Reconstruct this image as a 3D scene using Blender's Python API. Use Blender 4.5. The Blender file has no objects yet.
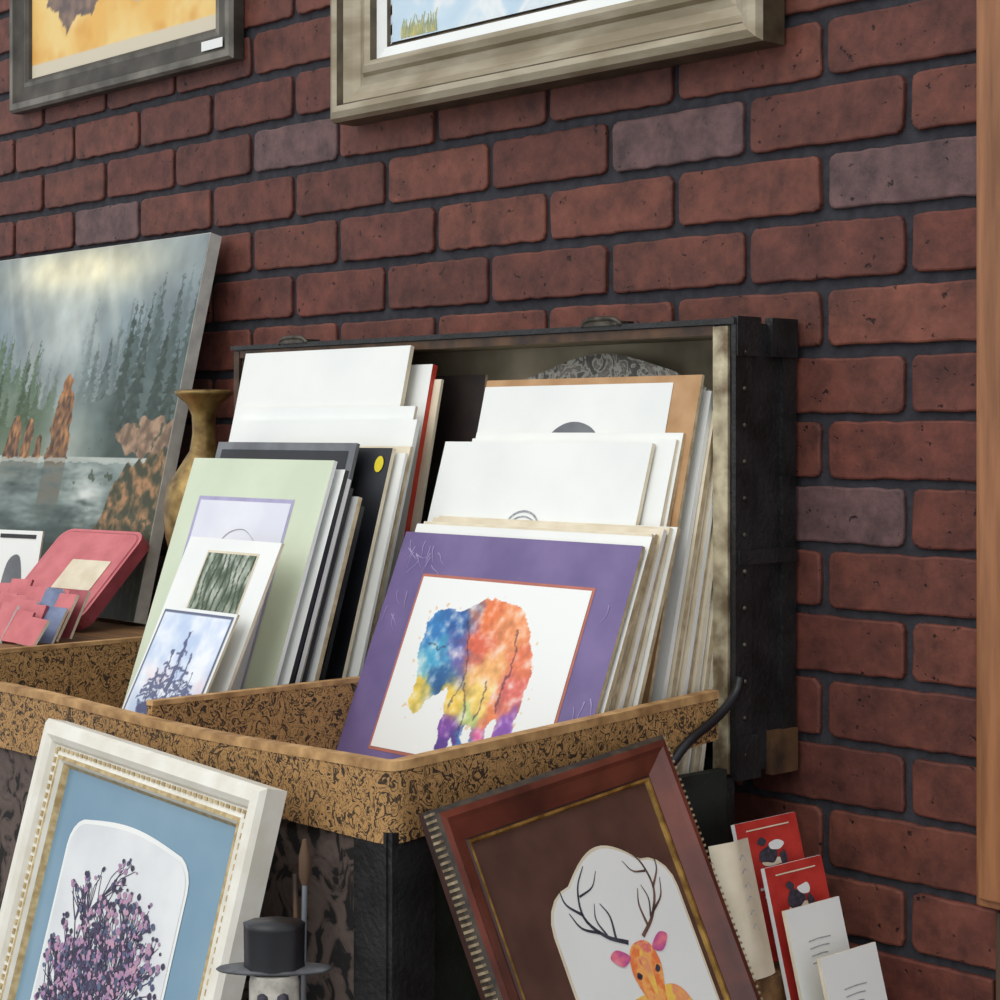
import bpy, math, random
from mathutils import Matrix, Vector, noise
random.seed(7)
H=1.5
# ------------------------------------------------------------ materials
def lin(c):
    out=[]
    for x in c[:3]:
        x=max(0,x)/255.0
        out.append(x/12.92 if x<=0.04045 else ((x+0.055)/1.055)**2.4)
    return (out[0],out[1],out[2],1.0)
MATS={}
def mat(name,c1,c2=None,rough=0.6,scale=40,detail=4,lo=0.35,hi=0.65,bump=0.0,bscale=None,metal=0.0,stretch=(1,1,1),coat=0.0,dist=0.0,spec=0.5):
    if name in MATS: return MATS[name]
    m=bpy.data.materials.new(name); m.use_nodes=True
    nt=m.node_tree; b=nt.nodes['Principled BSDF']
    b.inputs['Roughness'].default_value=rough; b.inputs['Metallic'].default_value=metal
    b.inputs['Coat Weight'].default_value=coat
    b.inputs['Specular IOR Level'].default_value=spec
    if c2 is None: c2=tuple(x*0.92 for x in c1)
    tc=nt.nodes.new('ShaderNodeTexCoord'); mp=nt.nodes.new('ShaderNodeMapping')
    mp.inputs['Scale'].default_value=stretch
    nt.links.new(tc.outputs['Object'],mp.inputs['Vector'])
    n=nt.nodes.new('ShaderNodeTexNoise'); n.inputs['Scale'].default_value=scale; n.inputs['Detail'].default_value=detail
    n.inputs['Distortion'].default_value=dist
    nt.links.new(mp.outputs[0],n.inputs['Vector'])
    r=nt.nodes.new('ShaderNodeValToRGB'); r.color_ramp.elements[0].position=lo; r.color_ramp.elements[1].position=hi
    r.color_ramp.elements[0].color=lin(c2); r.color_ramp.elements[1].color=lin(c1)
    nt.links.new(n.outputs['Fac'],r.inputs[0]); nt.links.new(r.outputs[0],b.inputs['Base Color'])
    if bump>0:
        bn=nt.nodes.new('ShaderNodeTexNoise'); bn.inputs['Scale'].default_value=bscale or scale; bn.inputs['Detail'].default_value=5
        nt.links.new(mp.outputs[0],bn.inputs['Vector'])
        bp=nt.nodes.new('ShaderNodeBump'); bp.inputs['Strength'].default_value=bump; bp.inputs['Distance'].default_value=0.003
        nt.links.new(bn.outputs['Fac'],bp.inputs['Height']); nt.links.new(bp.outputs[0],b.inputs['Normal'])
    MATS[name]=m; return m
def ramp_mat(name,stops,scale,rough=0.8,detail=3,dist=0.0,stretch=(1,1,1),metal=0.0):
    if name in MATS: return MATS[name]
    m=mat(name,(128,128,128),rough=rough,scale=scale,detail=detail,dist=dist,stretch=stretch,metal=metal)
    r=[n for n in m.node_tree.nodes if n.type=='VALTORGB'][0]
    cr=r.color_ramp
    while len(cr.elements)>1: cr.elements.remove(cr.elements[-1])
    cr.elements[0].position=stops[0][0]; cr.elements[0].color=lin(stops[0][1])
    for p,c in stops[1:]:
        e=cr.elements.new(p); e.color=lin(c)
    return m
# ------------------------------------------------------------ mesh builder
def smooth_closed(p,k=6):
    out=[];n=len(p)
    for i in range(n):
        a,b,c,d=[Vector(p[(i+j-1)%n]) for j in range(4)]
        for q in range(k):
            t=q/k
            out.append(0.5*((2*b)+(c-a)*t+(2*a-5*b+4*c-d)*t*t+(3*b-a-3*c+d)*t**3))
    return out
def smooth_open(p,k=6):
    P=[Vector(x) for x in p]; P=[2*P[0]-P[1]]+P+[2*P[-1]-P[-2]]; out=[]
    for i in range(1,len(P)-2):
        a,b,c,d=P[i-1:i+3]
        for q in range(k):
            t=q/k
            out.append(0.5*((2*b)+(c-a)*t+(2*a-5*b+4*c-d)*t*t+(3*b-a-3*c+d)*t**3))
    out.append(P[-2]); return out
class MB:
    def __init__(s): s.v=[];s.f=[];s.mi=[];s.sm=[];s.mats=[];s.M=Matrix.Identity(4)
    def idx(s,m):
        if m not in s.mats: s.mats.append(m)
        return s.mats.index(m)
    def add(s,vs,fs,m,smooth=False):
        o=len(s.v)
        for p in vs: s.v.append(tuple(s.M@Vector(p)))
        ml=m if isinstance(m,(list,tuple)) else [m]*len(fs)
        for f,mm in zip(fs,ml):
            s.f.append([o+i for i in f]); s.mi.append(s.idx(mm)); s.sm.append(smooth)
    def box(s,x0,x1,y0,y1,z0,z1,m,front=None):
        vs=[(x0,y0,z0),(x1,y0,z0),(x1,y1,z0),(x0,y1,z0),(x0,y0,z1),(x1,y0,z1),(x1,y1,z1),(x0,y1,z1)]
        fs=[(0,3,2,1),(4,5,6,7),(0,1,5,4),(1,2,6,5),(2,3,7,6),(3,0,4,7)]
        s.add(vs,fs,[m,front or m,m,m,m,m])
    def rect(s,x0,x1,y0,y1,z,m): s.add([(x0,y0,z),(x1,y0,z),(x1,y1,z),(x0,y1,z)],[(0,1,2,3)],m)
    def poly(s,pts,z,m,sm=True,k=6):
        p=smooth_closed([(a,b) for a,b in pts],k) if sm else [Vector(q) for q in pts]
        s.add([(q[0],q[1],z) for q in p],[list(range(len(p)))],m)
    def stroke(s,pts,w,z,m,w2=None):
        p=smooth_open([(a,b) for a,b in pts],5); n=len(p); w2=w if w2 is None else w2
        vs=[];fs=[]
        for i,q in enumerate(p):
            d=(p[min(i+1,n-1)]-p[max(i-1,0)])
            if d.length<1e-9: d=Vector((1,0))
            d.normalize(); nn=Vector((-d[1],d[0])); ww=(w+(w2-w)*i/(n-1))/2
            vs+= [(q[0]+nn[0]*ww,q[1]+nn[1]*ww,z),(q[0]-nn[0]*ww,q[1]-nn[1]*ww,z)]
        for i in range(n-1): fs.append((2*i+1,2*i+3,2*i+2,2*i))
        s.add(vs,fs,m)
    def frame(s,w,h,prof,ms):
        for i in range(len(prof)-1):
            (d0,z0),(d1,z1)=prof[i],prof[i+1]; m=ms[i]
            A=[(d0,d0,z0),(w-d0,d0,z0),(w-d0,h-d0,z0),(d0,h-d0,z0)]
            B=[(d1,d1,z1),(w-d1,d1,z1),(w-d1,h-d1,z1),(d1,h-d1,z1)]
            s.add(A+B,[(k,(k+1)%4,4+(k+1)%4,4+k) for k in range(4)],m)
    def lathe(s,prof,c,m,n=24):
        vs=[];fs=[]
        for r,z in prof:
            for k in range(n):
                a=2*math.pi*k/n; vs.append((c[0]+r*math.cos(a),c[1]+r*math.sin(a),c[2]+z))
        for i in range(len(prof)-1):
            for k in range(n): fs.append((i*n+k,i*n+(k+1)%n,(i+1)*n+(k+1)%n,(i+1)*n+k))
        s.add(vs,fs,m,True)
        s.add([vs[k] for k in range(n)],[list(range(n))[::-1]],m); s.add([vs[-n+k] for k in range(n)],[list(range(n))],m)
    def tube(s,pts,r,m,n=8,k=5,r2=None):
        p=smooth_open(pts,k) if k>1 else [Vector(q) for q in pts]
        N=len(p);vs=[];fs=[];r2=r if r2 is None else r2
        for i,q in enumerate(p):
            d=(p[min(i+1,N-1)]-p[max(i-1,0)]).normalized()
            u=d.orthogonal().normalized() if i==0 else (u-d*u.dot(d)).normalized()
            w=d.cross(u); rr=r+(r2-r)*i/(N-1)
            for j in range(n):
                a=2*math.pi*j/n; vs.append(q+u*rr*math.cos(a)+w*rr*math.sin(a))
        for i in range(N-1):
            for j in range(n): fs.append((i*n+j,i*n+(j+1)%n,(i+1)*n+(j+1)%n,(i+1)*n+j))
        fs.append(list(range(n))[::-1]); fs.append([(N-1)*n+j for j in range(n)])
        s.add(vs,fs,m,True)
    def build(s,name,M=None,bevel=0):
        me=bpy.data.meshes.new(name); me.from_pydata(s.v,[],s.f); 
        for m in s.mats: me.materials.append(m)
        me.polygons.foreach_set('material_index',s.mi); me.polygons.foreach_set('use_smooth',s.sm); me.update()
        ob=bpy.data.objects.new(name,me); bpy.context.scene.collection.objects.link(ob)
        if M is not None: ob.matrix_world=M
        if bevel:
            b=ob.modifiers.new('bevel','BEVEL'); b.width=bevel; b.segments=2; b.limit_method='ANGLE'
        return ob
def PM(x,y,z,lean,yaw=0,roll=0):
    return Matrix.Translation((x,y,z))@Matrix.Rotation(math.radians(yaw),4,'Z')@Matrix.Rotation(math.radians(90-lean),4,'X')@Matrix.Rotation(math.radians(roll),4,'Z')
pigm=bpy.data.materials.new('hand_painted_pigment'); pigm.use_nodes=True
_n=pigm.node_tree; _b=_n.nodes['Principled BSDF']; _b.inputs['Roughness'].default_value=.55
_a=_n.nodes.new('ShaderNodeVertexColor'); _a.layer_name='Paint'; _n.links.new(_a.outputs['Color'],_b.inputs['Base Color'])
def painted(name,parent,x0,x1,y0,y1,nx,ny,z,func):
    vs=[];cs=[]
    for j in range(ny+1):
        y=y0+(y1-y0)*j/ny
        for i in range(nx+1):
            x=x0+(x1-x0)*i/nx; vs.append((x,y,z)); cs.extend(lin(func(x,y)))
    fs=[(j*(nx+1)+i,j*(nx+1)+i+1,(j+1)*(nx+1)+i+1,(j+1)*(nx+1)+i) for j in range(ny) for i in range(nx)]
    me=bpy.data.meshes.new(name); me.from_pydata(vs,[],fs); me.materials.append(pigm)
    ca=me.color_attributes.new('Paint','FLOAT_COLOR','POINT'); ca.data.foreach_set('color',cs)
    ob=bpy.data.objects.new(name,me); bpy.context.scene.collection.objects.link(ob); ob.parent=parent
    return ob
def mixc(a,b,t):
    t=max(0,min(1,t)); return tuple(a[i]+(b[i]-a[i])*t for i in range(3))
def nz(x,y,s,o=0): return noise.noise(Vector((x*s+o,y*s-o,o*1.7)))
def fbm(x,y,s,o=0): return nz(x,y,s,o)+.5*nz(x,y,s*2.1,o+3)+.25*nz(x,y,s*4.3,o+7)
def hsh(i,k=0): return (math.sin(i*127.1+k*311.7)*43758.5453)%1.0
def pip(x,y,P):
    c=False;j=len(P)-1
    for i in range(len(P)):
        xi,yi=P[i];xj,yj=P[j]
        if (yi>y)!=(yj>y) and x<(xj-xi)*(y-yi)/(yj-yi)+xi: c=not c
        j=i
    return c
def sstep(a,b,x):
    t=max(0,min(1,(x-a)/(b-a))); return t*t*(3-2*t)

white=mat('mat_board_white',(238,240,237),(230,233,231),rough=.55,scale=8)
cream=mat('mat_board_cream',(230,220,198),(214,202,176),rough=.7,scale=30)
core=mat('mat_board_core',(206,190,158),(166,148,116),rough=.8,scale=60)
grayb=mat('mat_board_grey',(120,124,128),(95,98,104),rough=.5,scale=20)
black=mat('black_board',(34,36,42),(22,23,27),rough=.4,scale=20)
ink=mat('ink_dark',(40,38,48),(70,66,80),rough=.7,scale=200)
pencil=mat('pencil_grey',(176,178,182),(136,138,144),rough=.7,scale=200)
gold=mat('gilt',(190,150,80),(120,88,40),rough=.35,scale=60,metal=.5)

# ------------------------------------------------------------ brick wall
def brick_material():
    m=bpy.data.materials.new('brick_clay'); m.use_nodes=True; nt=m.node_tree; b=nt.nodes['Principled BSDF']
    b.inputs['Roughness'].default_value=.6
    b.inputs['Specular IOR Level'].default_value=.35
    at=nt.nodes.new('ShaderNodeVertexColor'); at.layer_name='Col'
    tc=nt.nodes.new('ShaderNodeTexCoord')
    n=nt.nodes.new('ShaderNodeTexNoise'); n.inputs['Scale'].default_value=26; n.inputs['Detail'].default_value=8; n.inputs['Roughness'].default_value=.7
    nt.links.new(tc.outputs['Object'],n.inputs['Vector'])
    r=nt.nodes.new('ShaderNodeValToRGB'); r.color_ramp.elements[0].position=.32; r.color_ramp.elements[0].color=(.42,.42,.46,1); r.color_ramp.elements[1].position=.68; r.color_ramp.elements[1].color=(1.3,1.27,1.22,1)
    nt.links.new(n.outputs['Fac'],r.inputs[0])
    mx=nt.nodes.new('ShaderNodeMixRGB'); mx.blend_type='MULTIPLY'; mx.inputs[0].default_value=1
    nt.links.new(at.outputs['Color'],mx.inputs[1]); nt.links.new(r.outputs[0],mx.inputs[2])
    p=nt.nodes.new('ShaderNodeTexNoise'); p.inputs['Scale'].default_value=95; p.inputs['Detail'].default_value=3
    nt.links.new(tc.outputs['Object'],p.inputs['Vector'])
    pr=nt.nodes.new('ShaderNodeValToRGB'); pr.color_ramp.elements[0].position=.265; pr.color_ramp.elements[0].color=(.15,.14,.16,1); pr.color_ramp.elements[1].position=.325; pr.color_ramp.elements[1].color=(1,1,1,1)
    nt.links.new(p.outputs['Fac'],pr.inputs[0])
    m2=nt.nodes.new('ShaderNodeMixRGB'); m2.blend_type='MULTIPLY'; m2.inputs[0].default_value=1
    nt.links.new(mx.outputs[0],m2.inputs[1]); nt.links.new(pr.outputs[0],m2.inputs[2]); nt.links.new(m2.outputs[0],b.inputs['Base Color'])
    ad=nt.nodes.new('ShaderNodeMath'); ad.operation='ADD'; nt.links.new(n.outputs['Fac'],ad.inputs[0]); nt.links.new(pr.outputs[0],ad.inputs[1])
    bp=nt.nodes.new('ShaderNodeBump'); bp.inputs['Strength'].default_value=.5; bp.inputs['Distance'].default_value=.003
    nt.links.new(ad.outputs[0],bp.inputs['Height']); nt.links.new(bp.outputs[0],b.inputs['Normal'])
    return m
mortar=mat('mortar_slate',(52,52,59),(37,37,43),rough=.9,scale=60,bump=.4,bscale=200)
bm_=brick_material()
verts=[];faces=[];cols=[]
def row_z(r): return H+.047+(r*.0715 if r>0 else r*.0682)
def joint_x(s): return -1.130-.212*s+.0007*s*s
brick_cols=[(109,63,52),(102,58,49),(112,66,54),(99,56,48),(106,61,51),(103,57,48)]
pur=(103,78,78)
XS,XE=-4.7,0.25
for r in range(-22,17):
    zc=row_z(r); hh=.0590/2
    off=0 if r%2==0 else .5
    for si in range(-7,19):
        xa=joint_x(si+1-off); xb=joint_x(si-off)
        if xa<XS or xb>XE: continue
        gap=.0052
        x0=xa+gap;x1=xb-gap;z0=zc-hh;z1=zc+hh
        j=lambda s:random.uniform(-s,s)
        cr=.008; pts=[]
        for (cx,cz,a0) in [(x1-cr,z1-cr,0),(x0+cr,z1-cr,90),(x0+cr,z0+cr,180),(x1-cr,z0+cr,270)]:
            for q in range(3):
                a=math.radians(a0+q*45); pts.append((cx+cr*math.cos(a)+j(.001),cz+cr*math.sin(a)+j(.001)))
        P2=[]
        for q in range(12):
            a=pts[q];b=pts[(q+1)%12]
            P2.append(a)
            L=math.hypot(a[0]-b[0],a[1]-b[1])
            if L>.03:
                nn=max(2,int(L/.015))
                for w in range(1,nn): P2.append((a[0]+(b[0]-a[0])*w/nn+j(.0011),a[1]+(b[1]-a[1])*w/nn+j(.0011)))
        mx_=(x0+x1)/2; n=len(P2);o=len(verts); d=j(.0008)
        for (ins,y) in [(0,.001),(0,-.0042+d),(.0008,-.0056+d),(.0024,-.0063+d)]:
            for (a,b) in P2:
                verts.append((a+(ins if a<mx_ else -ins),y,b+(ins if b<zc else -ins)))
        c=list(random.choice(brick_cols)); f=random.uniform(.94,1.05)
        c=[x*f for x in c]
        for (rr,xx) in [(4,-1.45),(3,-1.03),(-2,-1.23),(5,-2.165),(4,-2.676)]:
            if rr==r and xa<xx<xb: c=list(pur)
        col=lin(c)
        for L in range(3):
            for q in range(n):
                faces.append((o+L*n+q,o+L*n+(q+1)%n,o+(L+1)*n+(q+1)%n,o+(L+1)*n+q)); cols.append(col)
        faces.append([o+3*n+q for q in range(n)]); cols.append(col)
me=bpy.data.meshes.new('brickwork'); me.from_pydata(verts,[],faces); me.materials.append(bm_)
ca=me.color_attributes.new('Col','FLOAT_COLOR','CORNER')
flat=[]
for p,c in zip(me.polygons,cols): flat+=list(c)*p.loop_total
ca.data.foreach_set('color',flat)
bw=bpy.data.objects.new('brickwork',me); bpy.context.scene.collection.objects.link(bw)
w=MB(); w.box(XS,XE+.1,0,.2,0,2.75,mortar); wall=w.build('wall_back'); bw.parent=wall
g=MB(); g.box(-5.5,2.5,-4.5,.2,-.1,0,mat('floor_concrete',(120,116,110),(92,90,86),rough=.85,scale=9,bump=.3,bscale=120)); g.build('floor')
wood=mat('oak_trim_wood',(160,108,70),(120,76,46),rough=.5,scale=12,stretch=(6,6,.5),detail=6,bump=.15)
wood2=mat('old_wood',(96,72,52),(60,44,32),rough=.7,scale=12,stretch=(6,6,.5),detail=6)
t=MB(); t.box(-1.030,-.90,-.036,-.008,H-.460,2.75,wood); t.box(-1.024,-.905,-.042,-.036,H-.452,2.75,wood); t.build('trim_1',bevel=.002)
t=MB(); t.box(-1.015,-.90,-.026,-.008,0,H-.465,wood2); t.box(-1.018,-.90,-.034,-.008,0,.12,wood2); t.build('trim_2',bevel=.002)

# ------------------------------------------------------------ table
tw=mat('table_wood',(110,82,58),(78,56,38),rough=.6,scale=10,stretch=(.6,5,5),detail=6)
t=MB(); t.box(-3.3,-.90,-.98,-.03,.665,.70,tw)
t.box(-3.22,-1.0,-.93,-.91,.58,.665,tw); t.box(-3.22,-1.0,-.10,-.08,.58,.665,tw)
for x in (-3.24,-1.03):
    for y in (-.94,-.13): t.box(x,x+.06,y,y+.06,0,.665,tw)
t.build('display_table',bevel=.003)

# ------------------------------------------------------------ trunk
X0,X1,YF,YB=-2.17,-1.273,-.567,-.107
leather=mat('trunk_black_leather',(36,36,38),(14,14,15),rough=.5,scale=25,bump=.6,bscale=150)
side=mat('trunk_side_green_black',(38,46,40),(20,22,20),rough=.6,scale=14,bump=.4,bscale=120)
paper=ramp_mat('trunk_patterned_paper',[(0,(190,148,95)),(.36,(182,140,87)),(.40,(66,47,30)),(.46,(46,34,24)),(.485,(186,144,91)),(.56,(180,138,85)),(.585,(58,42,28)),(.62,(180,138,85))],70,rough=.75,detail=4,dist=2.2)
edge=mat('trunk_tray_wood_edge',(206,164,110),(146,108,66),rough=.7,scale=40,detail=6)
floral=ramp_mat('trunk_floral_canvas',[(0,(14,13,13)),(.43,(22,20,20)),(.48,(80,68,62)),(.6,(98,84,78)),(1,(60,50,46))],30,rough=.8,detail=5,dist=1.8)
lining=mat('trunk_lining',(186,176,150),(112,102,82),rough=.85,scale=7,detail=7)
lip=mat('trunk_lid_lip',(206,196,166),(110,94,70),rough=.7,scale=34,detail=8)
tan=mat('trunk_leather_corner',(96,68,44),(48,34,25),rough=.6,scale=30,bump=.3)
metal=mat('trunk_hardware_steel',(100,94,84),(44,38,32),rough=.45,scale=60,metal=.6)
T=MB()
zb,zt=.70,1.15
T.box(X0,X1,YF,YF+.012,zb,zt,leather)
T.add([(X0+.02,YF-.0015,zb+.03),(X1-.03,YF-.0015,zb+.03),(X1-.03,YF-.0015,zt-.01),(X0+.02,YF-.0015,zt-.01)],[(0,1,2,3)],floral)
T.box(X0,X1,YB-.012,YB,zb,zt-.01,leather); T.box(X0,X0+.012,YF+.012,YB-.012,zb,zt,side); T.box(X1-.012,X1,YF+.012,YB-.012,zb,zt,side)
T.box(X0,X1,YF,YB,zb,zb+.012,leather)
for x in (X0,X1):
    s=1 if x==X1 else -1
    T.box(min(x,x+s*.006),max(x,x+s*.006),YF-.004,YF+.045,zb,zt,leather)
    T.box(min(x,x-s*.045),max(x,x-s*.045),YF-.006,YF,zb,zt,leather)
T.box(X0-.004,X1+.006,YF-.006,YB,.86,.885,tan)
def strip(path,th,m,me_,z0f,z1f):
    n=len(path);out=[];inn=[]
    for i,p in enumerate(path):
        d=(Vector(path[min(i+1,n-1)])-Vector(path[max(i-1,0)])).normalized(); nn=Vector((-d[1],d[0]))
        out.append(p); inn.append(Vector(p)+nn*th)
    vs=[]
    for p,q in zip(out,inn):
        vs+=[(p[0],p[1],z0f(*p)),(p[0],p[1],z1f(*p)),(q[0],q[1],z1f(*p)),(q[0],q[1],z0f(*p))]
    fs=[];ms=[]
    for i in range(n-1):
        a=4*i;b=a+4
        fs+=[(a,b,b+1,a+1),(a+1,b+1,b+2,a+2),(a+2,b+2,b+3,a+3),(a+3,b+3,b,a)]; ms+=[m,me_,m,m]
    fs+=[(0,1,2,3),(4*n-4,4*n-1,4*n-2,4*n-3)]; ms+=[me_,me_]
    T.add(vs,fs,ms)
R=.02
def rimpath(o):
    path=[(X0-o,YB)]+[(X0-o,y) for y in (-.2,-.3,-.4,-.5)]
    for q in range(7):
        a=math.radians(180+q*15); path.append((X0-o+R+R*math.cos(a),YF-o+R+R*math.sin(a)))
    path+=[(X0+(X1-X0)*k/12,YF-o) for k in range(1,12)]
    for q in range(7):
        a=math.radians(270+q*15); path.append((X1+o-R+R*math.cos(a),YF-o+R+R*math.sin(a)))
    path+=[(X1+o,y) for y in (-.5,-.4,-.3,-.2,YB-.035)]
    return path
zr=lambda x,y:1.208+.024*max(0,(y-YF))/.46+.003*math.sin(x*9)
zl=lambda x,y:1.140+.048*max(0,(y-YF))/.46
strip(rimpath(.008),.011,paper,edge,zl,zr)
strip(rimpath(.0092),.0134,edge,edge,lambda x,y:zr(x,y)-.007,lambda x,y:zr(x,y)+.0012)
T.box(X0+.01,X1-.01,YF+.005,YB,1.088,1.10,paper)
for dx,zt2 in ((-1.675,1.222),(X0+.004,1.226)):
    T.box(dx,dx+.010,YF+.006,YB-.01,1.10,zt2-.005,paper); T.box(dx-.001,dx+.011,YF+.006,YB-.01,zt2-.005,zt2,edge)
LB,LT=1.143,1.612; YK=-.012
T.box(X0,X1,YK-.010,YK,LB,LT,leather)
T.add([(X0+.01,YK-.0105,LB),(X1-.02,YK-.0105,LB),(X1-.02,YK-.0105,LT-.01),(X0+.01,YK-.0105,LT-.01)],[(0,1,2,3)],lining)
T.box(X0,X1,YB,YK-.01,LT-.011,LT,leather); T.box(X0,X1,YB,YK-.01,LB,LB+.012,leather)
T.box(X0,X0+.012,YB,YK-.01,LB+.012,LT-.011,leather); T.box(X1-.022,X1,YB,YK-.01,LB+.012,LT-.011,leather)
T.box(X0+.012,X0+.014,YB+.002,YK-.0105,LB+.012,LT-.011,lining)
T.box(X0+.014,X1-.022,YB+.002,YK-.0105,LT-.0125,LT-.011,lining)
T.box(X1-.026,X1-.006,YB-.004,YB,LB,LT-.004,lip); T.box(X0+.002,X0+.014,YB-.004,YB,LB,LT-.004,tan)
T.box(X0+.014,X1-.024,YB-.003,YB,LT-.013,LT-.003,tan); T.box(X0-.003,X1+.004,YB-.006,YB+.03,LT-.002,LT+.004,leather)
T.box(X1,X1+.005,YB-.004,YB+.022,LB,LT+.004,leather); T.box(X1,X1+.005,YK-.022,YK,LB,LT+.004,leather)
for z0,z1 in ((LB-.006,LB+.04),(LT-.035,LT+.006)):
    T.box(X1-.002,X1+.008,-.055,YK,z0,z1,tan if z0<1.3 else leather)
    T.box(X1-.002,X1+.007,YB-.003,YB+.035,z0,z1,leather)
T.box(X1,X1+.007,YB,YK,1.36,1.375,leather)
for k in range(12):
    T.M=Matrix.Translation((X1+.005,YB+.010,LB+.02+k*.038))@Matrix.Rotation(math.radians(90),4,'Y'); T.lathe([(.003,0),(.0028,.0015),(.0012,.0026)],(0,0,0),metal,8)
T.M=Matrix.Identity(4)
for x in (-1.46,-2.03):
    T.tube([(x-.03,YB-.004,LT+.003),(x-.018,YB-.007,LT+.010),(x+.018,YB-.007,LT+.010),(x+.03,YB-.004,LT+.003)],.003,metal)
    T.box(x-.026,x+.026,YB-.008,YB+.02,LT+.003,LT+.008,metal)
T.tube([(X1+.014,-.225,1.165),(X1+.014,-.195,1.188),(X1+.013,-.150,1.208),(X1+.010,-.118,1.228),(X1+.010,-.110,1.245)],.005,black)
T.build('steamer_trunk')

# ------------------------------------------------------------ prints
ZB=1.102
def board(mb,x0,x1,y,ln,lean,face,edg,t=.004,z=ZB):
    mb.M=PM(x0,y,z,lean); mb.box(0,x1-x0,0,ln,-t,0,edg,face)
S=MB()
for k,(yy,ln,le,x0,x1) in enumerate([(-.140,.405,10,-1.62,-1.299),(-.149,.395,10.6,-1.62,-1.299),(-.158,.42,11.2,-1.62,-1.304),(-.167,.40,11.6,-1.62,-1.299),(-.176,.43,12.2,-1.62,-1.303),(-.185,.415,12.6,-1.62,-1.300),(-.194,.44,13,-1.62,-1.306),(-.203,.43,13.4,-1.62,-1.302),(-.212,.452,13.7,-1.63,-1.306)]):
    board(S,x0,x1,yy,ln,le,[white,cream][k%2],[cream,core,white,cream,core,white][k%6],.006)
S.build('matted_print_stack')
S=MB()
for k,yy in enumerate((-.245,-.254)): board(S,-1.64,-1.318-.004*k,yy,.41-.006*k,15.5+.6*k,white,[core,cream][k],.005)
S.build('matted_print_stack')
S=MB()
for i in range(7):
    board(S,-1.655+random.uniform(-.006,.006),-1.292+random.uniform(-.008,.003),-.331+.0090*i,.312+random.uniform(-.005,.006),22.4-.6*i,[white,cream][i%2],[core,cream,core,white][i%4],.005)
S.build('matted_print_stack')
lace=ramp_mat('lace_print_grey',[(0,(66,64,60)),(.44,(90,88,82)),(.5,(190,188,176)),(.58,(112,108,100)),(1,(196,192,180))],50,dist=1.5,rough=.4)
kraft=mat('kraft_mat',(190,150,108),(170,130,88),rough=.7,scale=30)
m=MB(); w_=.30; m.box(0,w_,0,.44,-.003,0,core,kraft); m.poly([(0.0,.44),(.02,.463),(.06,.475),(.10,.487),(.15,.492),(.19,.487),(.23,.477),(.27,.465),(w_,.44)],-.001,lace); m.build('ornate_lace_print',PM(-1.665,-.128,ZB,9))
m=MB(); W,L=.334,.470; m.box(0,W,0,L,-.004,0,core,kraft); m.rect(.0,W-.038,.0,L-.008,.0006,white)
m.poly([(.115,.365),(.12,.400),(.14,.416),(.165,.419),(.19,.410),(.205,.39),(.20,.365)],.001,grayb); m.poly([(.13,.37),(.14,.395),(.16,.40),(.18,.39),(.185,.37)],.0013,mat('charcoal_sketch',(70,70,74),(110,110,116),scale=120)); m.build('kraft_matted_print',PM(-1.643,-.230,ZB,14))
m=MB(); W,L=.33,.402; m.box(0,W,0,L,-.005,0,cream,white)
for s_,wd in ((.0,.0012),(.006,.0009)):
    m.stroke([(.13+s_,.295),(.14,.315-s_),(.16,.322-s_),(.18,.315-s_),(.192-s_,.293)],wd*2,.0006,pencil)
m.build('sketch_print',PM(-1.678,-.268,ZB,17))
pm=mat('purple_mat',(120,104,152),(102,88,136),rough=.45,scale=14)
orl=mat('bevel_orange',(186,112,96),rough=.6)
W,L=.369,.306
m=MB(); m.box(0,W,0,L,-.004,0,core,pm)
m.rect(.052,.322,.055,.258,.0004,orl)
lilac=mat('sleeve_glare_lilac',(178,164,206),(150,136,186),rough=.3)  # glare of the plastic sleeve, painted on as pale lilac strokes
for i in range(24):
    if i<15: x,yv=random.uniform(.008,.07),random.uniform(.265,.298)
    elif i<20: x,yv=random.uniform(.008,.035),random.uniform(.20,.27)
    else: x,yv=random.uniform(.335,.358),random.uniform(.12,.27)
    q=[(x,yv)]; a_=random.uniform(-2.2,-.3)
    for k in range(3): q.append((q[-1][0]+.007*math.cos(a_),q[-1][1]+.007*math.sin(a_))); a_+=random.uniform(-.5,.5)
    q=[(min(.366,max(.003,a)),min(.302,b)) for a,b in q]
    m.stroke(q,.0014,.0006+i*1e-6,lilac,.0003)
eo=m.build('elephant_watercolor_print',PM(-1.664,-.342,ZB,23))
bodyP=[(.139,.219),(.173,.233),(.205,.232),(.232,.220),(.254,.188),(.266,.149),(.264,.10),(.266,.060),(.250,.052),(.238,.075),(.236,.092),(.226,.088),(.228,.052),(.214,.044),(.205,.062),(.203,.082),(.192,.080),(.198,.055),(.186,.048),(.178,.064),(.170,.046),(.158,.052),(.153,.09),(.150,.118),(.140,.118),(.126,.106),(.118,.10),(.108,.086),(.094,.10),(.098,.130),(.088,.150),(.086,.184),(.090,.204),(.108,.216),(.128,.218)]
bodyP=[(p[0],p[1]) for p in smooth_closed(bodyP,4)]
ANC=[(.10,.19,(40,120,190)),(.135,.205,(28,84,160)),(.115,.16,(60,160,205)),(.10,.14,(120,190,210)),(.13,.13,(30,90,150)),(.098,.115,(240,205,80)),(.15,.17,(90,90,170)),(.18,.215,(238,120,66)),(.22,.20,(240,146,90)),(.25,.165,(234,120,80)),(.245,.13,(226,106,96)),(.175,.175,(230,100,70)),(.20,.15,(246,176,104)),(.165,.11,(245,205,80)),(.205,.115,(250,214,110)),(.19,.092,(190,206,120)),(.225,.10,(240,130,80)),(.162,.075,(120,60,160)),(.175,.058,(84,48,140)),(.252,.085,(140,80,180)),(.255,.06,(90,60,150)),(.218,.062,(230,100,160)),(.19,.055,(60,120,190))]
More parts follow.
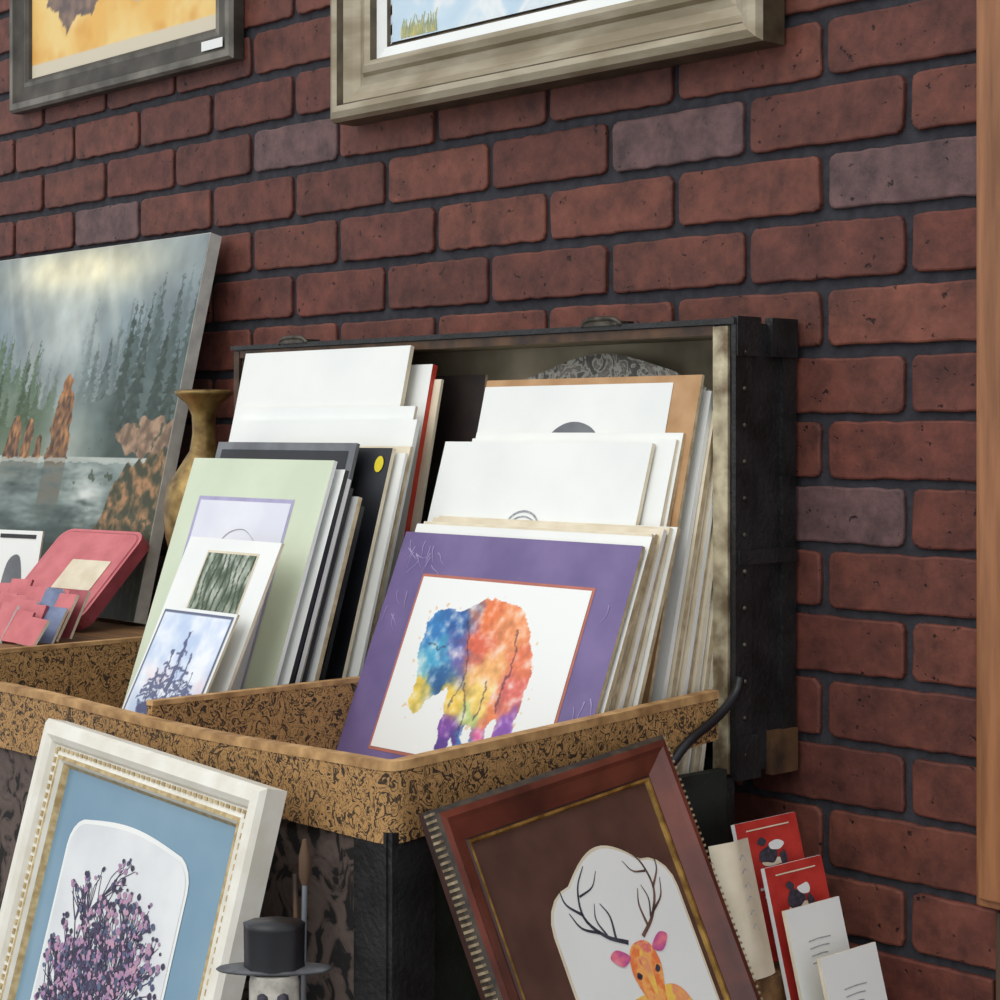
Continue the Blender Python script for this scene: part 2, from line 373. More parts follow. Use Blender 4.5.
LINES=[[(.150,.205),(.163,.17),(.170,.135),(.160,.10)],[(.172,.13),(.185,.105),(.186,.07)],[(.205,.135),(.208,.115),(.203,.09)],[(.228,.20),(.236,.17),(.232,.13),(.23,.10)],[(.10,.175),(.115,.165),(.125,.17)]]
def elephant(x,y):
    Y=(y-.0585)/(.2545-.0585)*(.2545-.0405)+.0405
    wx=x+.004*nz(x,Y,90,1)+.002*nz(x,Y,240,2); wy=Y+.004*nz(x,Y,90,5)+.002*nz(x,Y,240,6)
    base=(238,240,238)
    if not pip(wx,wy,bodyP):
        s_=nz(x,Y,150,9)
        if s_>.46 and pip(x*.9+.018,wy*.9+.014,bodyP): return (230,204,170)
        return base
    qx=x+.012*fbm(x,Y,45,11); qy=Y+.012*fbm(x,Y,45,17)
    sw=0;c=[0,0,0]
    for ax,ay,ac in ANC:
        w_=1/((qx-ax)**2+(qy-ay)**2+1e-5)**2.2
        sw+=w_
        for k in range(3): c[k]+=w_*ac[k]
    c=tuple(k/sw for k in c)
    f=fbm(x,Y,70,23)
    c=mixc(c,(250,246,236),.06+max(0,f*.75)); c=mixc(c,tuple(k*.6 for k in c),max(0,-f*.5))
    for Ln in LINES:
        for k in range(len(Ln)-1):
            a=Vector(Ln[k]);b=Vector(Ln[k+1]);p=Vector((wx,wy));t_=max(0,min(1,(p-a).dot(b-a)/(b-a).length_squared))
            if (p-a-(b-a)*t_).length<.0013: c=mixc(c,(50,34,60),.5)
    return c
painted('painting_sheet',eo,.0555,.3185,.0585,.2545,210,160,.0009,elephant)
S=MB()
board(S,-2.10,-1.700,-.132,.470,8,mat('dark_brown_board',(44,32,28),(30,22,20)),core)
red=mat('red_board',(206,72,50),(176,50,38),rough=.5)
board(S,-2.05,-1.735,-.205,.47,12,cream,cream)
board(S,-2.05,-1.748,-.216,.490,12.5,white,red,.008)
board(S,-2.122,-1.774,-.239,.515,13,white,cream,.006)
board(S,-2.11,-1.735,-.255,.44,14,white,cream)
board(S,-2.095,-1.716,-.272,.425,15,white,white,.006)
S.build('matted_print_stack')
S=MB()
for i in range(5):
    board(S,-1.99,-1.712-.004*(i%3),-.392+.013*i,.372-.012*i,18.6-.5*i,[white,black,cream][i%3],[black,white,black,core][i%4],.006)
S.build('matted_print_stack')
S=MB()
for i in range(2):
    board(S,-2.0,-1.705-.004*(i%3),-.292+.009*i,.385+.008*i,15.5,[white,cream][i%2],[white,core][i%2],.004)
S.build('matted_print_stack')
m=MB(); m.box(0,.285,0,.392,-.005,0,cream,black)
yd=mat('price_sticker_yellow',(232,214,40),(222,200,30)); pts=[(.267+.008*math.cos(a*.4),.372+.010*math.sin(a*.4)) for a in range(16)]
m.poly(pts,.001,yd,False); m.build('black_matted_print',PM(-2.003,-.306,ZB,16))
m=MB(); m.box(0,.288,0,.398,-.005,0,grayb,grayb); m.rect(.012,.276,.05,.388,.0005,black); m.rect(.03,.26,.06,.372,.001,mat('slate_mat',(84,90,100),(60,64,74))); m.build('grey_matted_print',PM(-2.053,-.324,ZB,16))
gm=mat('pale_green_mat',(212,222,198),(202,213,188),rough=.6,scale=10)
lav=mat('lavender_bevel',(176,170,206),rough=.6)
W,L=.286,.384
m=MB(); m.box(0,W,0,L,-.005,0,white,gm); m.rect(.036,.232,.045,.335,.0004,lav); m.rect(.042,.228,.049,.330,.0008,mat('print_paper_cool',(230,232,240),(218,220,232),scale=12))
m.stroke([(.10,.27),(.12,.290),(.15,.295),(.18,.28)],.002,.0012,pencil,.0005)
m.build('green_matted_print',PM(-2.006,-.408,ZB,19))
W,L=.182,.30
m=MB(); m.box(0,W,0,L,-.004,0,cream,white); m.rect(.047,.149,.185,.285,.0004,cream)
fp=m.build('forest_photo_print',PM(-1.895,-.489,ZB,25))
def forest(x,y):
    v=(y-.188)/.094
    c=mixc((150,158,140),(196,202,190),v); f=fbm(x,y*.5,90,3)
    c=mixc(c,(70,88,66),.5+f)
    for k in range(9):
        cx=.054+.011*k+.003*math.sin(y*90+k)
        if abs(x-cx)<.0012+.0006*hsh(k): c=mixc(c,(44,52,42),.8)
    if v<.25: c=mixc(c,(60,76,54),.6)
    return c
painted('photo_sheet',fp,.050,.146,.188,.282,60,60,.0008,forest)
W,L=.145,.22
m=MB(); m.box(0,W,0,L,-.003,0,cream,white)
so_=m.build('ship_drawing_print',PM(-1.860,-.520,ZB,27))
def ship(x,y):
    u=x/.145;v=y/.22
    if u<.05 or u>.95 or v<.03 or v>.965: return (96,104,130)
    c=mixc((186,204,232),(236,240,246),.6+.8*fbm(x,y,34,2))
    c=mixc(c,(236,206,208),.7*sstep(.30,.12,abs(v-.42))*sstep(-.1,.5,fbm(x,y,30,8)))
    wx=u+.03*nz(x,y,140,3); wv=v+.02*nz(x,y,140,5)
    d=0
    for mx_,hh_,ww in ((.5,.88,.016),(.37,.78,.013),(.63,.76,.013),(.27,.66,.011),(.74,.66,.011)):
        if abs(wx-mx_)<ww and .44<wv<hh_: d=.75
        for k in range(4):
            yy=.52+k*(hh_-.56)/4
            if abs(wv-yy+.25*abs(wx-mx_)-.01)<.009 and abs(wx-mx_)<.13-.022*k: d=max(d,.7)
        if abs(abs(wx-mx_)-.16*(hh_-wv))<.005 and .46<wv<hh_: d=max(d,.45)
    if .38<wv<.48 and abs(u-.5)<.34-(.48-wv)*.9: d=.8 if fbm(x,y,120,4)>-.4 else .5
    if wv<.40 and abs(u-.5)<.42-.3*(.4-wv) and fbm(x*2.2,y*.9,85,6)>.0: d=.6
    return mixc(c,(52,56,96),d)
painted('drawing_sheet',so_,.004,.141,.004,.216,110,160,.0006,ship)

# ------------------------------------------------------------ framed pictures on wall
champ=ramp_mat('frame_champagne_gilt',[(0,(110,98,76)),(.4,(146,134,110)),(.6,(174,164,142)),(1,(144,134,112))],16,detail=6,rough=.4,stretch=(.5,2,1),metal=.3)
champd=mat('frame_champagne_dark',(100,88,68),(68,58,44),rough=.5,scale=30,metal=.3)
W,L=.743,.60
m=MB()
m.frame(W,L,[(0,0),(0,.036),(.004,.044),(.012,.048),(.020,.046),(.024,.038),(.034,.030),(.046,.026),(.056,.028),(.060,.034),(.068,.037),(.075,.033),(.078,.024),(.092,.018),(.095,.014),(.098,.014)],
        [champd,champ,champ,champ,champd,champ,champ,champ,champ,champ,champ,champd,white,champd,champd])
sketch=ramp_mat('pale_painting',[(0,(150,190,225)),(.42,(205,226,240)),(.5,(238,244,246)),(.6,(214,230,238)),(.72,(226,216,150)),(1,(240,240,240))],9,dist=1)
m.box(.09,W-.09,.09,L-.09,.002,.014,champd,sketch)
yg=mat('yellow_grass',(206,196,120),(150,160,116),scale=60)
for i in range(24): m.stroke([(.115+.003*i+random.uniform(0,.004),.1),(.118+.003*i,.112),(.12+.003*i+random.uniform(-.006,.006),.118+random.uniform(0,.012))],.003,.0146+i*1e-6,yg,.0008)
m.build('gilt_framed_picture',PM(-2.028,-.010,H+.414,0))
pew=mat('frame_pewter',(126,122,112),(84,80,72),rough=.4,scale=20,metal=.4,bump=.1)
pewd=mat('frame_pewter_dark',(84,78,70),(54,50,44),rough=.5,scale=20,metal=.3)
W,L=.662,.50
m=MB()
m.frame(W,L,[(0,0),(0,.018),(.004,.024),(.014,.024),(.018,.020),(.040,.016),(.046,.018),(.052,.014),(.054,.008)],[pewd,pew,pew,pewd,pewd,pew,pewd,pewd])
m.box(.05,W-.05,.05,L-.05,.002,.008,pewd,cream)
m.rect(.585,.64,.020,.034,.0225,white)
fo=m.build('pewter_framed_picture',PM(-2.953,-.008,H+.543,0))
figP=[(.10,.17),(.14,.15),(.17,.11),(.20,.14),(.25,.13),(.29,.18),(.30,.24),(.26,.30),(.28,.36),(.22,.40),(.18,.34),(.15,.22)]
def ochrep(x,y):
    c=mixc((234,184,96),(240,208,134),.5+fbm(x,y,10,4)); c=mixc(c,(220,156,66),max(0,-fbm(x,y,14,7)))
    if y<.075: return (214,204,180)
    wx=x+.006*nz(x,y,60,3);wy=y+.006*nz(x,y,60,4)
    if pip(wx,wy,figP): c=mixc((100,86,84),(156,128,108),.4+fbm(x,y,40,9))
    if ((wx-.42)/.08)**2+((wy-.17)/.04)**2<1: c=(190,184,172)
    return c
painted('painting_sheet',fo,.054,W-.054,.054,L-.054,140,100,.0086,ochrep)

# ------------------------------------------------------------ landscape canvas
W,L=.87,.578
m=MB(); canv=mat('canvas_edge',(206,206,198),(182,182,176),rough=.8)
m.box(0,W,0,L,-.02,0,canv,canv)
lo=m.build('landscape_painting',PM(-3.196,-.172,1.2268,13))
pillar=[(.522,.235),(.528,.262),(.524,.285),(.528,.310),(.531,.330),(.536,.342),(.536,.356),(.543,.370),(.553,.372),(.561,.362),(.563,.348),(.573,.338),(.579,.318),(.581,.29),(.586,.265),(.590,.235)]
rocks=[[(.30,.235),(.315,.262),(.33,.285),(.35,.265),(.365,.235)],[(.385,.235),(.390,.272),(.40,.300),(.412,.306),(.424,.29),(.430,.262),(.436,.236)],[(.438,.235),(.442,.275),(.452,.302),(.462,.300),(.470,.276),(.474,.235)],[(.478,.235),(.484,.265),(.494,.276),(.504,.262),(.508,.235)]]
def tree(x,y,wd,base,hmin,hmax,seed):
    i0=math.floor(x/wd)
    for i in (i0-1,i0,i0+1):
        cx=(i+.5+.8*(hsh(i,seed)-.5))*wd; h=hmin+(hmax-hmin)*hsh(i,seed+5); b=base
        f=(y-b)/h
        if f<0: return .75+.3*nz(x,y,50,seed)
        if f<1:
            saw=.5+.5*(1-((f*9+hsh(i,2))%1.0))
            if abs(x-cx)<wd*.62*(1-f)*saw+.0006: return .85+.5*nz(x,y,90,seed)
    return 0
def land(x,y):
    n1=fbm(x,y,9,1); n2=fbm(x,y,30,5)
    c=mixc((160,170,164),(114,130,136),sstep(.25,.42,y)); c=mixc(c,(122,134,138),sstep(.42,.56,y))
    g=math.exp(-((x-.52)/.20)**2-((y-.545)/.045)**2); c=mixc(c,(236,228,190),min(1,1.1*g+.2*n1*g))
    g2=math.exp(-((x-.50)/.12)**2-((y-.44)/.09)**2); c=mixc(c,(196,202,194),.7*g2)
    ray=nz((x+.55*y)*1.0,0,26,3); c=mixc(c,(212,214,200),max(0,ray)*.8*sstep(.25,.45,y)*sstep(.80,.6,x))
    c=tuple(k*(1+.14*n1+.07*n2) for k in c)
    w=.006*nz(x,y,140,8)+.003*nz(x,y,300,3)
    hill=.41+.11*sstep(.5,.87,x)+.04*sstep(.50,.30,x)
    c=mixc(c,(84,102,102),.55*tree(x+w,y,.026,hill-.10,.04,.12,3)*(1-.7*math.exp(-((x-.54)/.06)**2)))
    if x>.54: c=mixc(c,(56,74,70),.75*tree(x+w,y,.034,.32+.07*sstep(.6,.87,x),.06,.18,11)*sstep(.54,.66,x))
    if x>.66: c=mixc(c,(38,54,46),.9*tree(x+w,y,.046,.28,.10,.24,17)*sstep(.66,.72,x))
    if x<.56: c=mixc(c,(70,94,62),.8*tree(x+w,y,.028,.31+.05*sstep(.50,.36,x),.03,.11,23)*sstep(.56,.48,x))
    if x<.50: c=mixc(c,(44,66,38),.9*tree(x+w,y,.032,.285,.05,.12,29)*sstep(.50,.43,x))
    if y<.38 and x<.72:
        mi=sstep(.38,.24,y)*(.55+.5*n1)*sstep(.72,.58,x); c=mixc(c,(176,180,166),mi*.5)
    wx=x+.006*nz(x,y,60,2)+.003*nz(x,y,150,7);wy=y+.005*nz(x,y,60,4)
    if y<.237:
        c=mixc((136,150,146),(32,50,46),sstep(.235,.06,y))
        s_=nz(x*9,y*60,1,2)+.5*nz(x*22,y*130,1,6)+.3*nz(x*60,y*200,1,9)
        c=mixc(c,(184,196,192),max(0,s_)*.55*sstep(.03,.16,y)); c=mixc(c,(24,38,36),max(0,-s_)*.55)
        rap=math.exp(-((x-.66-.3*(.2-y))/.05)**2-((y-.17)/.05)**2); c=mixc(c,(212,216,210),rap*(.55+.7*s_))
        if .525<x<.59 and y>.13: c=mixc(c,(88,70,50),.6*(.8+s_)*sstep(.13,.2,y))
        if .385<x<.505 and y>.18: c=mixc(c,(88,70,50),.45*(.8+s_)*sstep(.18,.23,y))
        if abs(y-.234+.003*nz(x,0,60,2))<.005: c=mixc(c,(206,208,198),.5)
    for P in rocks+[pillar]:
        if pip(wx,wy,P):
            lit=.40+.8*nz(x*2,y,70,4)+ (.25 if nz(x,y,30,1)>0 else 0)
            c=mixc((62,42,30),(184,132,82),lit)
            if P is pillar and y>.335: c=mixc(c,(196,130,70),.4)
    bank=.10+.17*sstep(.66,.84,x)+.04*nz(x,0,40,2)
    if x>.62 and y<bank:
        f=fbm(x,y,60,12)
        c=mixc((56,58,36),(168,124,84),.36+f*1.2-.25*nz(x,y,14,3)); c=mixc(c,(38,52,36),sstep(.16,.02,y)*.85)
    if x>.62 and ((wx-.81)/.09)**2+((wy-.27-.02*nz(x,y,40,3))/.028)**2<1: c=mixc((104,84,66),(168,138,112),.4+fbm(x,y,50,6)*1.2)
    if x>.60 and y<.30 and fbm(x,y,40,31)>.5: c=mixc(c,(50,62,42),.7)
    if y<.10+.05*nz(x,0,14,9) and x<.62: c=mixc(c,(32,46,30),.8)
    if y<.09 and nz(x*1,y*.4,90,8)>.1: c=mixc(c,(84,100,58),.5)
    return c
painted('painting_sheet',lo,.001,W-.001,.001,L-.001,470,315,.0006,land)

cw=mat('crate_pine',(150,112,72),(104,74,46),rough=.7,scale=12,stretch=(.6,5,5),detail=6)
def crate(name,x0,x1,y0,y1,z0,z1,slats=4):
    c=MB(); t_=.014
    c.box(x0,x1,y0,y1,z1-t_,z1,cw)
    hh=(z1-t_-z0)/slats
    for k in range(slats):
        a=z0+k*hh+.004;b_=z0+(k+1)*hh-.004
        c.box(x0,x1,y0,y0+t_,a,b_,cw); c.box(x0,x1,y1-t_,y1,a,b_,cw); c.box(x0,x0+t_,y0+t_,y1-t_,a,b_,cw); c.box(x1-t_,x1,y0+t_,y1-t_,a,b_,cw)
    for x in (x0+t_,x1-t_-.03):
        for yy in (y0+t_,y1-t_-.03): c.box(x,x+.03,yy,yy+.03,z0,z1-t_,cw)
    return c.build(name,bevel=.0015)
crate('wooden_crate',-3.22,-2.195,-.56,-.022,.70,1.22,5)
crate('wooden_crate',-1.25,-.94,-.62,-.045,.70,.750,1)
brass=mat('brass_vase',(170,142,84),(104,80,42),rough=.4,scale=40,metal=.5,bump=.3,bscale=70)
m=MB(); m.lathe([(.030,0),(.032,.006),(.022,.018),(.030,.05),(.044,.09),(.054,.13),(.057,.165),(.052,.20),(.034,.228),(.020,.25),(.016,.275),(.017,.30),(.024,.316),(.036,.326),(.041,.330),(.041,.334),(.036,.336),(.020,.318)],(0,0,0),brass,28)
m.build('brass_vase',Matrix.Translation((-2.243,-.110,1.2205)))
pink=mat('pink_cover',(208,116,120),(190,98,104),rough=.5,scale=30); pinkd=mat('rose_cover',(176,84,94),(146,66,76),rough=.5)
blu=mat('slate_blue_cover',(120,134,166),(92,104,136),rough=.5)
def rrect(w,h,r,n=5):
    out=[]
    for cx,cy,a0 in ((w-r,h-r,0),(r,h-r,90),(r,r,180),(w-r,r,270)):
        for q in range(n+1):
            a=math.radians(a0+90*q/n); out.append((cx+r*math.cos(a),cy+r*math.sin(a)))
    return out
def rslab(mb,w,h,r,t,mf,me_,ox=0,oy=0,oz=0):
    p=rrect(w,h,r);n=len(p)
    vs=[(a+ox,b_+oy,oz-t) for a,b_ in p]+[(a+ox,b_+oy,oz) for a,b_ in p]
    mb.add(vs,[(i,(i+1)%n,n+(i+1)%n,n+i) for i in range(n)]+[list(range(n,2*n)),list(range(n))[::-1]],[me_]*n+[mf,mf])
m=MB(); rslab(m,.185,.17,.022,.020,pink,pinkd); rslab(m,.175,.16,.018,.001,pinkd,pinkd,.005,.005,.0004); rslab(m,.171,.156,.017,.001,pink,pink,.007,.007,.001); rslab(m,.085,.055,.002,.001,cream,cream,.075,.055,.0022)
m.build('pink_notebook',PM(-2.478,-.306,1.2365,46,8))
S=MB()
cc=[pink,pinkd,pink,blu,pinkd,pink,grayb,pinkd,pink,white,pink,pinkd]
k=0
for row,(yy,z_h) in enumerate(((-.345,.072),(-.368,.064),(-.391,.056),(-.414,.048))):
    for i in range(6):
        S.M=PM(-2.45+.040*i+.010*row+random.uniform(-.005,.005),yy,1.2245,30+random.uniform(-4,4),6+random.uniform(-8,12),random.uniform(-5,4))
        S.box(0,.041,0,z_h+random.uniform(-.009,.006),-.004,0,[white,pinkd,cream][k%3],cc[(k*5+row)%12]); k+=1
S.build('greeting_card_row')
m=MB(); m.box(0,.10,0,.13,-.003,0,cream,white); m.poly([(.03,.02),(.07,.03),(.06,.09),(.035,.08)],.0008,grayb); m.box(.012,.088,.118,.124,0,.001,black); m.build('greeting_card',PM(-2.604,-.262,1.223,12,14))

# ------------------------------------------------------------ white framed picture
wf=mat('frame_cream_white',(236,234,224),(222,218,204),rough=.45,scale=30)
bead=mat('frame_gilt_bead',(206,186,140),(166,140,92),rough=.4,scale=120,metal=.3)
W,L=.391,.490
m=MB(); m.frame(W,L,[(0,0),(0,.022),(.004,.027),(.014,.028),(.020,.024),(.023,.019),(.029,.018),(.032,.020),(.036,.020),(.039,.016),(.043,.010)],[wf,wf,wf,wf,wf,wf,wf,bead,wf,bead])
for k in range(48):
    for side_ in (0,1):
        yv=.029+(L-.058)*k/47; xv=.026 if side_==0 else W-.026
        m.box(xv-.0016,xv+.0016,yv-.0028,yv+.0028,.017,.0198,bead)
for k in range(38):
    for side_ in (0,1):
        xv=.029+(W-.058)*k/37; yv=.026 if side_==0 else L-.026
        m.box(xv-.0028,xv+.0028,yv-.0016,yv+.0016,.017,.0198,bead)
bmat=mat('blue_mat',(124,158,178),(94,134,160),rough=.2,scale=5,coat=.5)
m.box(.040,W-.040,.040,L-.040,.002,.010,core,bmat)
def arch(x0,x1,y0,y1,sh,rise,n=14):
    p=[(x0,y0),(x1,y0),(x1,y1-rise-sh)]
    for q in range(1,6):
        a=math.radians(q*18); p.append((x1-sh+sh*math.cos(a),y1-rise-sh+sh*math.sin(a)))
    xa=x1-sh; xb=x0+sh
    for q in range(1,n):
        f=q/n; p.append((xa+(xb-xa)*f,y1-rise+rise*math.sin(math.pi*f)))
    for q in range(0,5):
        a=math.radians(90+q*18); p.append((x0+sh+sh*math.cos(a),y1-rise-sh+sh*math.sin(a)))
    p.append((x0,y1-rise-sh))
    return p
paperw=mat('print_paper_mottled',(228,230,231),(208,212,216),rough=.5,scale=12)
m.poly(arch(.072,.292,.05,.414,.030,.008),.0105,white,False)
m.poly(arch(.076,.288,.055,.409,.028,.007),.0109,paperw,False)
tw1=mat('paint_twig_purple',(72,62,92),(46,42,66),scale=90); fl=mat('paint_blossom',(150,116,158),(190,150,172),scale=60); fb=mat('paint_leaf_blue',(92,106,136),(66,74,104),scale=60)
def branch(x,y,a,ln,wd,dep):
    x2=x+math.sin(a)*ln; y2=y+math.cos(a)*ln
    if not(.084<x2<.280 and y2<.388-abs(x2-.185)*.5): return
    mx_=(x+x2)/2+random.uniform(-.003,.003)
    m.stroke([(x,y),(mx_,(y+y2)/2),(x2,y2)],wd,.0112+random.random()*.0002,tw1,wd*.6)
    if dep==0 or random.random()<.3:
        for q in range(2):
            r_=random.uniform(.0015,.0038); cx=x2+random.uniform(-.006,.006); cy=y2+random.uniform(-.006,.006)
            m.poly([(cx+r_,cy),(cx,cy+r_*random.uniform(.6,1.3)),(cx-r_,cy),(cx,cy-r_)],.0116+random.random()*.0004,random.choice([fl,tw1,tw1,fb,fl]),True,3)
    if dep>0:
        for q in range(random.choice((2,3))): branch(x2,y2,a+random.uniform(-.6,.6),ln*random.uniform(.7,.95),wd*.75,dep-1)
for i in range(15): branch(.185+random.uniform(-.05,.05),.12+random.uniform(-.02,.12),random.uniform(-.5,.5),.046,.0034,4)
m.build('white_framed_floral_print',PM(-1.775,-.726,.7215,13.8,0,-2.7))

# ------------------------------------------------------------ mahogany framed deer
mah=mat('frame_mahogany',(120,60,46),(74,36,28),rough=.28,scale=14,coat=.4)
mahd=mat('frame_mahogany_dark',(66,37,30),(42,23,19),rough=.35,scale=20)
rope=mat('frame_rope_side',(70,58,46),(36,30,26),rough=.5,scale=90)
ropel=mat('frame_rope_bead',(170,154,126),(110,94,70),rough=.45,scale=90)
W,L=.308,.455
m=MB(); m.frame(W,L,[(0,0),(0,.006),(.0,.016),(.005,.021),(.011,.022),(.015,.019),(.026,.014),(.032,.011),(.034,.012),(.0365,.012),(.038,.008)],[mahd,rope,rope,mah,mah,mah,mah,mahd,gold,gold])
for k in range(76):
    yv=.004+(L-.008)*k/75
    m.box(-.0010,.0022,yv-.0012,yv+.0012,.008,.0185,ropel); m.box(W-.0022,W+.0010,yv-.0012,yv+.0012,.008,.0185,ropel)
bmt=mat('brown_suede_mat',(92,62,52),(76,49,41),rough=.45,scale=25)
m.box(.036,W-.036,.036,L-.036,.002,.008,core,bmt)
m.poly(arch(.094,.264,.05,.378,.036,.024),.0084,cream,False); m.poly(arch(.097,.261,.053,.375,.034,.023),.0088,white,False)
antL=mat('paint_antler_slate',(70,72,86),(44,44,56),scale=80); antR=mat('paint_antler_umber',(128,92,76),(70,52,46),scale=80)
zz=.0093; cx=.188; hy=.074
for sg in (-1,1):
    A=antL if sg<0 else antR
    def S2(p,a,b_): m.stroke([(cx+sg*px*(1.1 if sg<0 else .9),py+hy) for px,py in p],a,zz,A,b_)
    S2([(.010,.215),(.032,.228),(.048,.250),(.044,.275),(.030,.292)],.0042,.001)
    S2([(.036,.232),(.054,.242),(.062,.258)],.003,.0008)
    S2([(.048,.252),(.062,.266),(.064,.280)],.0028,.0008)
    S2([(.022,.222),(.020,.242),(.026,.256)],.0028,.0008)
    S2([(.045,.268),(.028,.272),(.018,.284)],.0022,.0006)
    S2([(.030,.228),(.036,.244),(.032,.258)],.0022,.0006)
orange=ramp_mat('watercolour_orange',[(0,(225,80,60)),(.42,(238,128,70)),(.52,(248,180,100)),(.62,(228,110,110)),(1,(250,215,120))],60)
yel=ramp_mat('watercolour_yellow',[(0,(240,150,70)),(.42,(246,206,90)),(.55,(236,150,110)),(.68,(245,190,90)),(1,(250,240,180))],60)
purp=ramp_mat('watercolour_pink',[(0,(120,50,130)),(.45,(200,90,150)),(.6,(236,120,140)),(1,(250,190,210))],60)
def D(p): return [(cx+(a-.185),b+hy) for a,b in p]
m.poly(D([(.150,.16),(.165,.168),(.185,.165),(.205,.168),(.222,.155),(.232,.12),(.235,.04),(.135,.04),(.138,.11)]),zz+.0001,yel)
m.poly(D([(.172,.208),(.185,.213),(.198,.208),(.204,.188),(.197,.162),(.192,.140),(.185,.134),(.178,.140),(.173,.162),(.166,.188)]),zz+.0002,orange)
m.poly(D([(.170,.203),(.156,.213),(.146,.208),(.158,.197)]),zz+.0003,purp); m.poly(D([(.200,.203),(.214,.213),(.224,.208),(.212,.197)]),zz+.0003,purp)
m.poly(D([(.179,.148),(.185,.152),(.191,.148),(.189,.139),(.185,.136),(.181,.139)]),zz+.0004,ink)
m.poly(D([(.181,.20),(.187,.205),(.190,.18),(.186,.16),(.182,.18)]),zz+.0004,yel)
for sg in (-1,1): m.poly(D([(.185+sg*.009,.184),(.185+sg*.013,.188),(.185+sg*.016,.184),(.185+sg*.012,.181)]),zz+.0005,ink)
Mx=Matrix.Translation((-1.062,-.521,.7525))@Matrix.Rotation(math.radians(90),4,'Z')@Matrix.Rotation(math.radians(67.5),4,'X')@Matrix.Rotation(math.radians(6.0),4,'Z')
m.build('mahogany_framed_deer_print',Mx)

# ------------------------------------------------------------ brochures and rack
rk=MB()
for x0,x1,zt_ in ((-1.245,-1.171,.968),(-1.171,-1.141,.928),(-1.141,-1.103,.888),(-1.103,-1.060,.848)):
    rk.box(x0,x1,-.195,-.055,.751,zt_,cw)
rk.build('brochure_rack',bevel=.001)
redc=mat('red_brochure',(200,62,54),(176,46,42),rough=.35)
def card(name,x,y0,y1,ztop,ln,lean,fn,yaw=90,roll=0):
    dx=ln*math.sin(math.radians(lean)); dz=ln*math.cos(math.radians(lean))
    mm=MB(); fn(mm,y1-y0,ln); mm.build(name,PM(x+dx,y0,ztop-dz,lean,yaw,roll))
def red_f(mm,w_,l_):
    mm.box(0,w_,0,l_,-.005,0,white,redc)
    for px,py,sx,sy,mm_ in ((.42,.74,.16,.07,ink),(.58,.80,.12,.04,white),(.5,.68,.22,.03,cream),(.36,.84,.08,.03,ink),(.66,.70,.06,.06,ink),(.45,.76,.06,.02,redc)):
        mm.poly([(w_*(px+sx*math.cos(a)*random.uniform(.7,1.1)),l_*(py+sy*math.sin(a)*random.uniform(.7,1.2))) for a in [k*.9 for k in range(7)]],.0006+px*.0003+sy*.001,mm_)
    mm.rect(w_*.15,w_*.85,l_*.93,l_*.94,.0007,cream)
    mm.rect(w_*.2,w_*.8,l_*.50,l_*.52,.0006,white); mm.rect(w_*.25,w_*.7,l_*.44,l_*.46,.0006,white)
def white_f(mm,w_,l_):
    mm.box(0,w_,0,l_,-.004,0,cream,white)
    for k in range(4):
        mm.stroke([(w_*.3,l_*(.76-.05*k)),(w_*.5,l_*(.765-.05*k)),(w_*(.7-.05*(k%3)),l_*(.76-.05*k))],.0011,.0006,pencil)
def cream_f(mm,w_,l_):
    n=10; vs=[];fs=[]
    for i in range(n+1):
        a=i/n; zc=.010*math.sin(a*math.pi)
        vs+=[(w_*a,0,zc),(w_*a,l_,zc+.004*math.sin(a*6))]
    for i in range(n): fs.append((2*i,2*i+2,2*i+3,2*i+1))
    mm.add(vs,fs,cream,True)
    for k in range(6): mm.stroke([(w_*.42,l_*(.86-.1*k)),(w_*.5,l_*(.89-.1*k)),(w_*.56,l_*(.84-.1*k))],.0014,.0145,pencil,.0006)
card('red_brochure',-1.22,-.170,-.074,H-.392,.137,15,red_f)
card('red_brochure',-1.19,-.160,-.070,H-.432,.137,15,red_f)
card('white_brochure',-1.16,-.166,-.080,H-.467,.142,15,white_f)
card('white_brochure',-1.12,-.163,-.074,H-.506,.142,15,white_f)
card('cream_scroll_card',-1.197,-.236,-.176,H-.400,.130,15,cream_f)

# ------------------------------------------------------------ top-hatted skeleton figurine
bone=mat('bone_white',(206,202,192),(140,136,126),rough=.5,scale=60)
felt=mat('hat_brim_felt',(96,98,102),(60,62,66),scale=60)
m=MB(); c=(0,0,0)
m.lathe([(.030,0),(.032,.01),(.022,.03),(.024,.10),(.026,.16),(.034,.25),(.030,.276),(.014,.286),(.010,.292)],c,black,20)
m.lathe([(.008,.290),(.014,.296),(.018,.308),(.0205,.330),(.0205,.348),(.019,.356)],c,bone,20)
rt=Matrix.Rotation(math.radians(47.2),4,'Z')
m.M=rt@Matrix.Diagonal((1,.36,1,1)); m.lathe([(.020,.356),(.046,.3575),(.048,.359),(.046,.3605),(.020,.361)],c,felt,28)
m.M=rt@Matrix.Diagonal((1,.75,1,1)); m.lathe([(.0252,.3605),(.0248,.366),(.0252,.393),(.0256,.397),(.002,.398)],c,black,8)
m.M=Matrix.Identity(4)
d=Vector((.77,-.64,0)); s_=Vector((.64,.77,0))
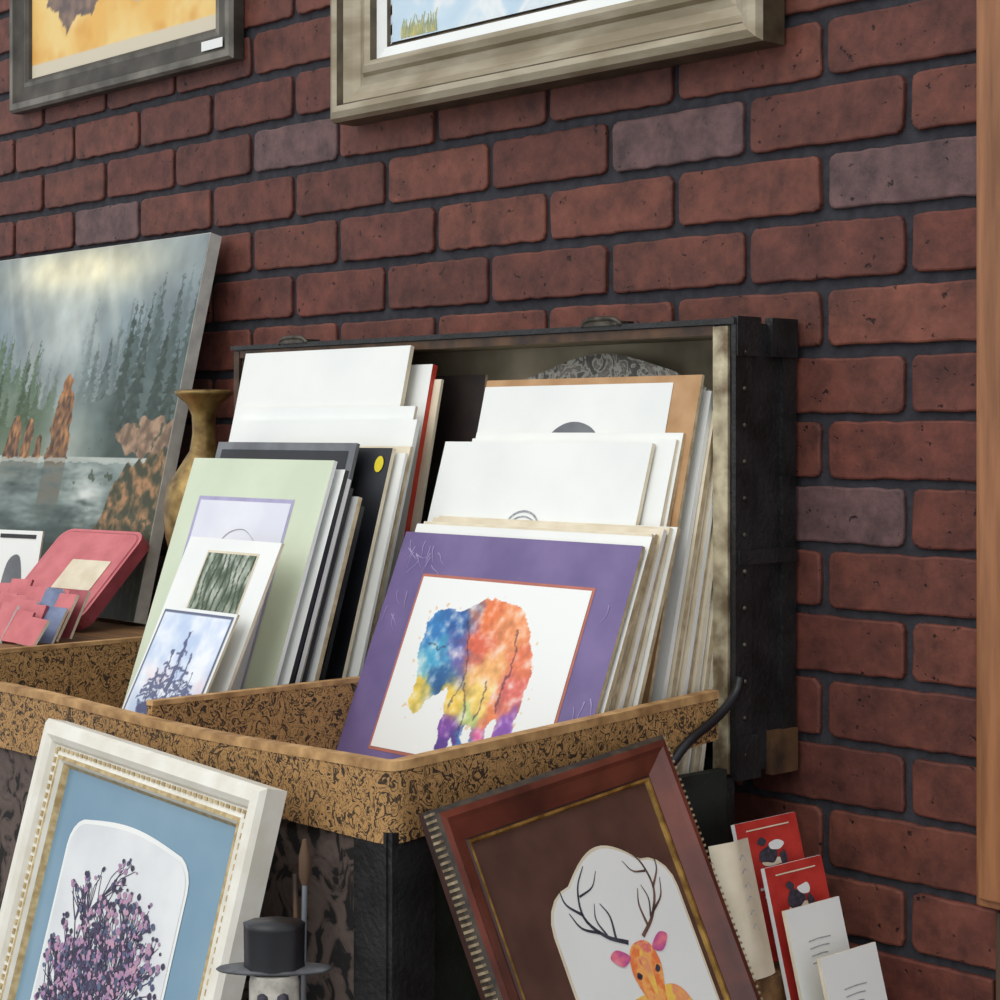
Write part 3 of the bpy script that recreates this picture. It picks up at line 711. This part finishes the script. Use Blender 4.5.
for sg in (-1,1):
    p=d*.0180+s_*sg*.008; m.lathe([(.0015,-.006),(.0048,-.003),(.0052,0),(.0046,.004),(.0015,.006)],(p.x,p.y,.338),ink,10)
    a=s_*sg
    m.tube([(a.x*.03,a.y*.03,.270),(a.x*.05,a.y*.05,.22),(a.x*.045+d.x*.03,a.y*.045+d.y*.03,.18)],.007,black)
for k in range(-2,3):
    p=d*.0175+s_*k*.003; m.box(p.x-.001,p.x+.001,p.y-.001,p.y+.001,.306,.316,ink)
m.build('top_hat_skeleton_figurine',Matrix.Translation((-1.262,-.700,.70)))
m=MB(); glass=mat('stoneware_jar',(70,66,62),(50,46,44),rough=.4,scale=30)
m.lathe([(.024,0),(.026,.01),(.026,.20),(.022,.24),(.024,.25)],(0,0,0),glass,20)
m.tube([(.004,0,.2),(.006,.0,.36),(.008,.0,.43)],.0025,grayb,k=1); m.tube([(-.008,.005,.2),(-.012,.005,.34),(-.014,.005,.405)],.0025,tan,k=1)
m.lathe([(.003,.40),(.0055,.408),(.0055,.425),(.002,.44)],(.007,0,0),wood2,10)
m.build('paintbrush_jar',Matrix.Translation((-1.345,-.612,.70)))

# ------------------------------------------------------------ light, world, camera
W_=bpy.data.worlds.new('World'); bpy.context.scene.world=W_; W_.use_nodes=True
bg=W_.node_tree.nodes['Background']; bg.inputs[0].default_value=(.93,.96,1.0,1); bg.inputs[1].default_value=.90
sd=bpy.data.lights.new('sun','SUN'); sd.energy=1.3; sd.angle=math.radians(60); sd.color=(1,.97,.90)
so=bpy.data.objects.new('sun',sd); bpy.context.scene.collection.objects.link(so)
so.rotation_euler=Vector((.0,.76,-.74)).to_track_quat('-Z','Y').to_euler()
cd=bpy.data.cameras.new('camera'); cd.sensor_width=36; cd.lens=36*1.891; cd.shift_y=-.07; cd.clip_start=.05
co=bpy.data.objects.new('camera',cd); bpy.context.scene.collection.objects.link(co)
co.location=(0,-1.616,H); co.rotation_euler=(math.radians(90),0,math.radians(47.22))
bpy.context.scene.camera=co
bpy.context.scene.view_settings.view_transform='Standard'
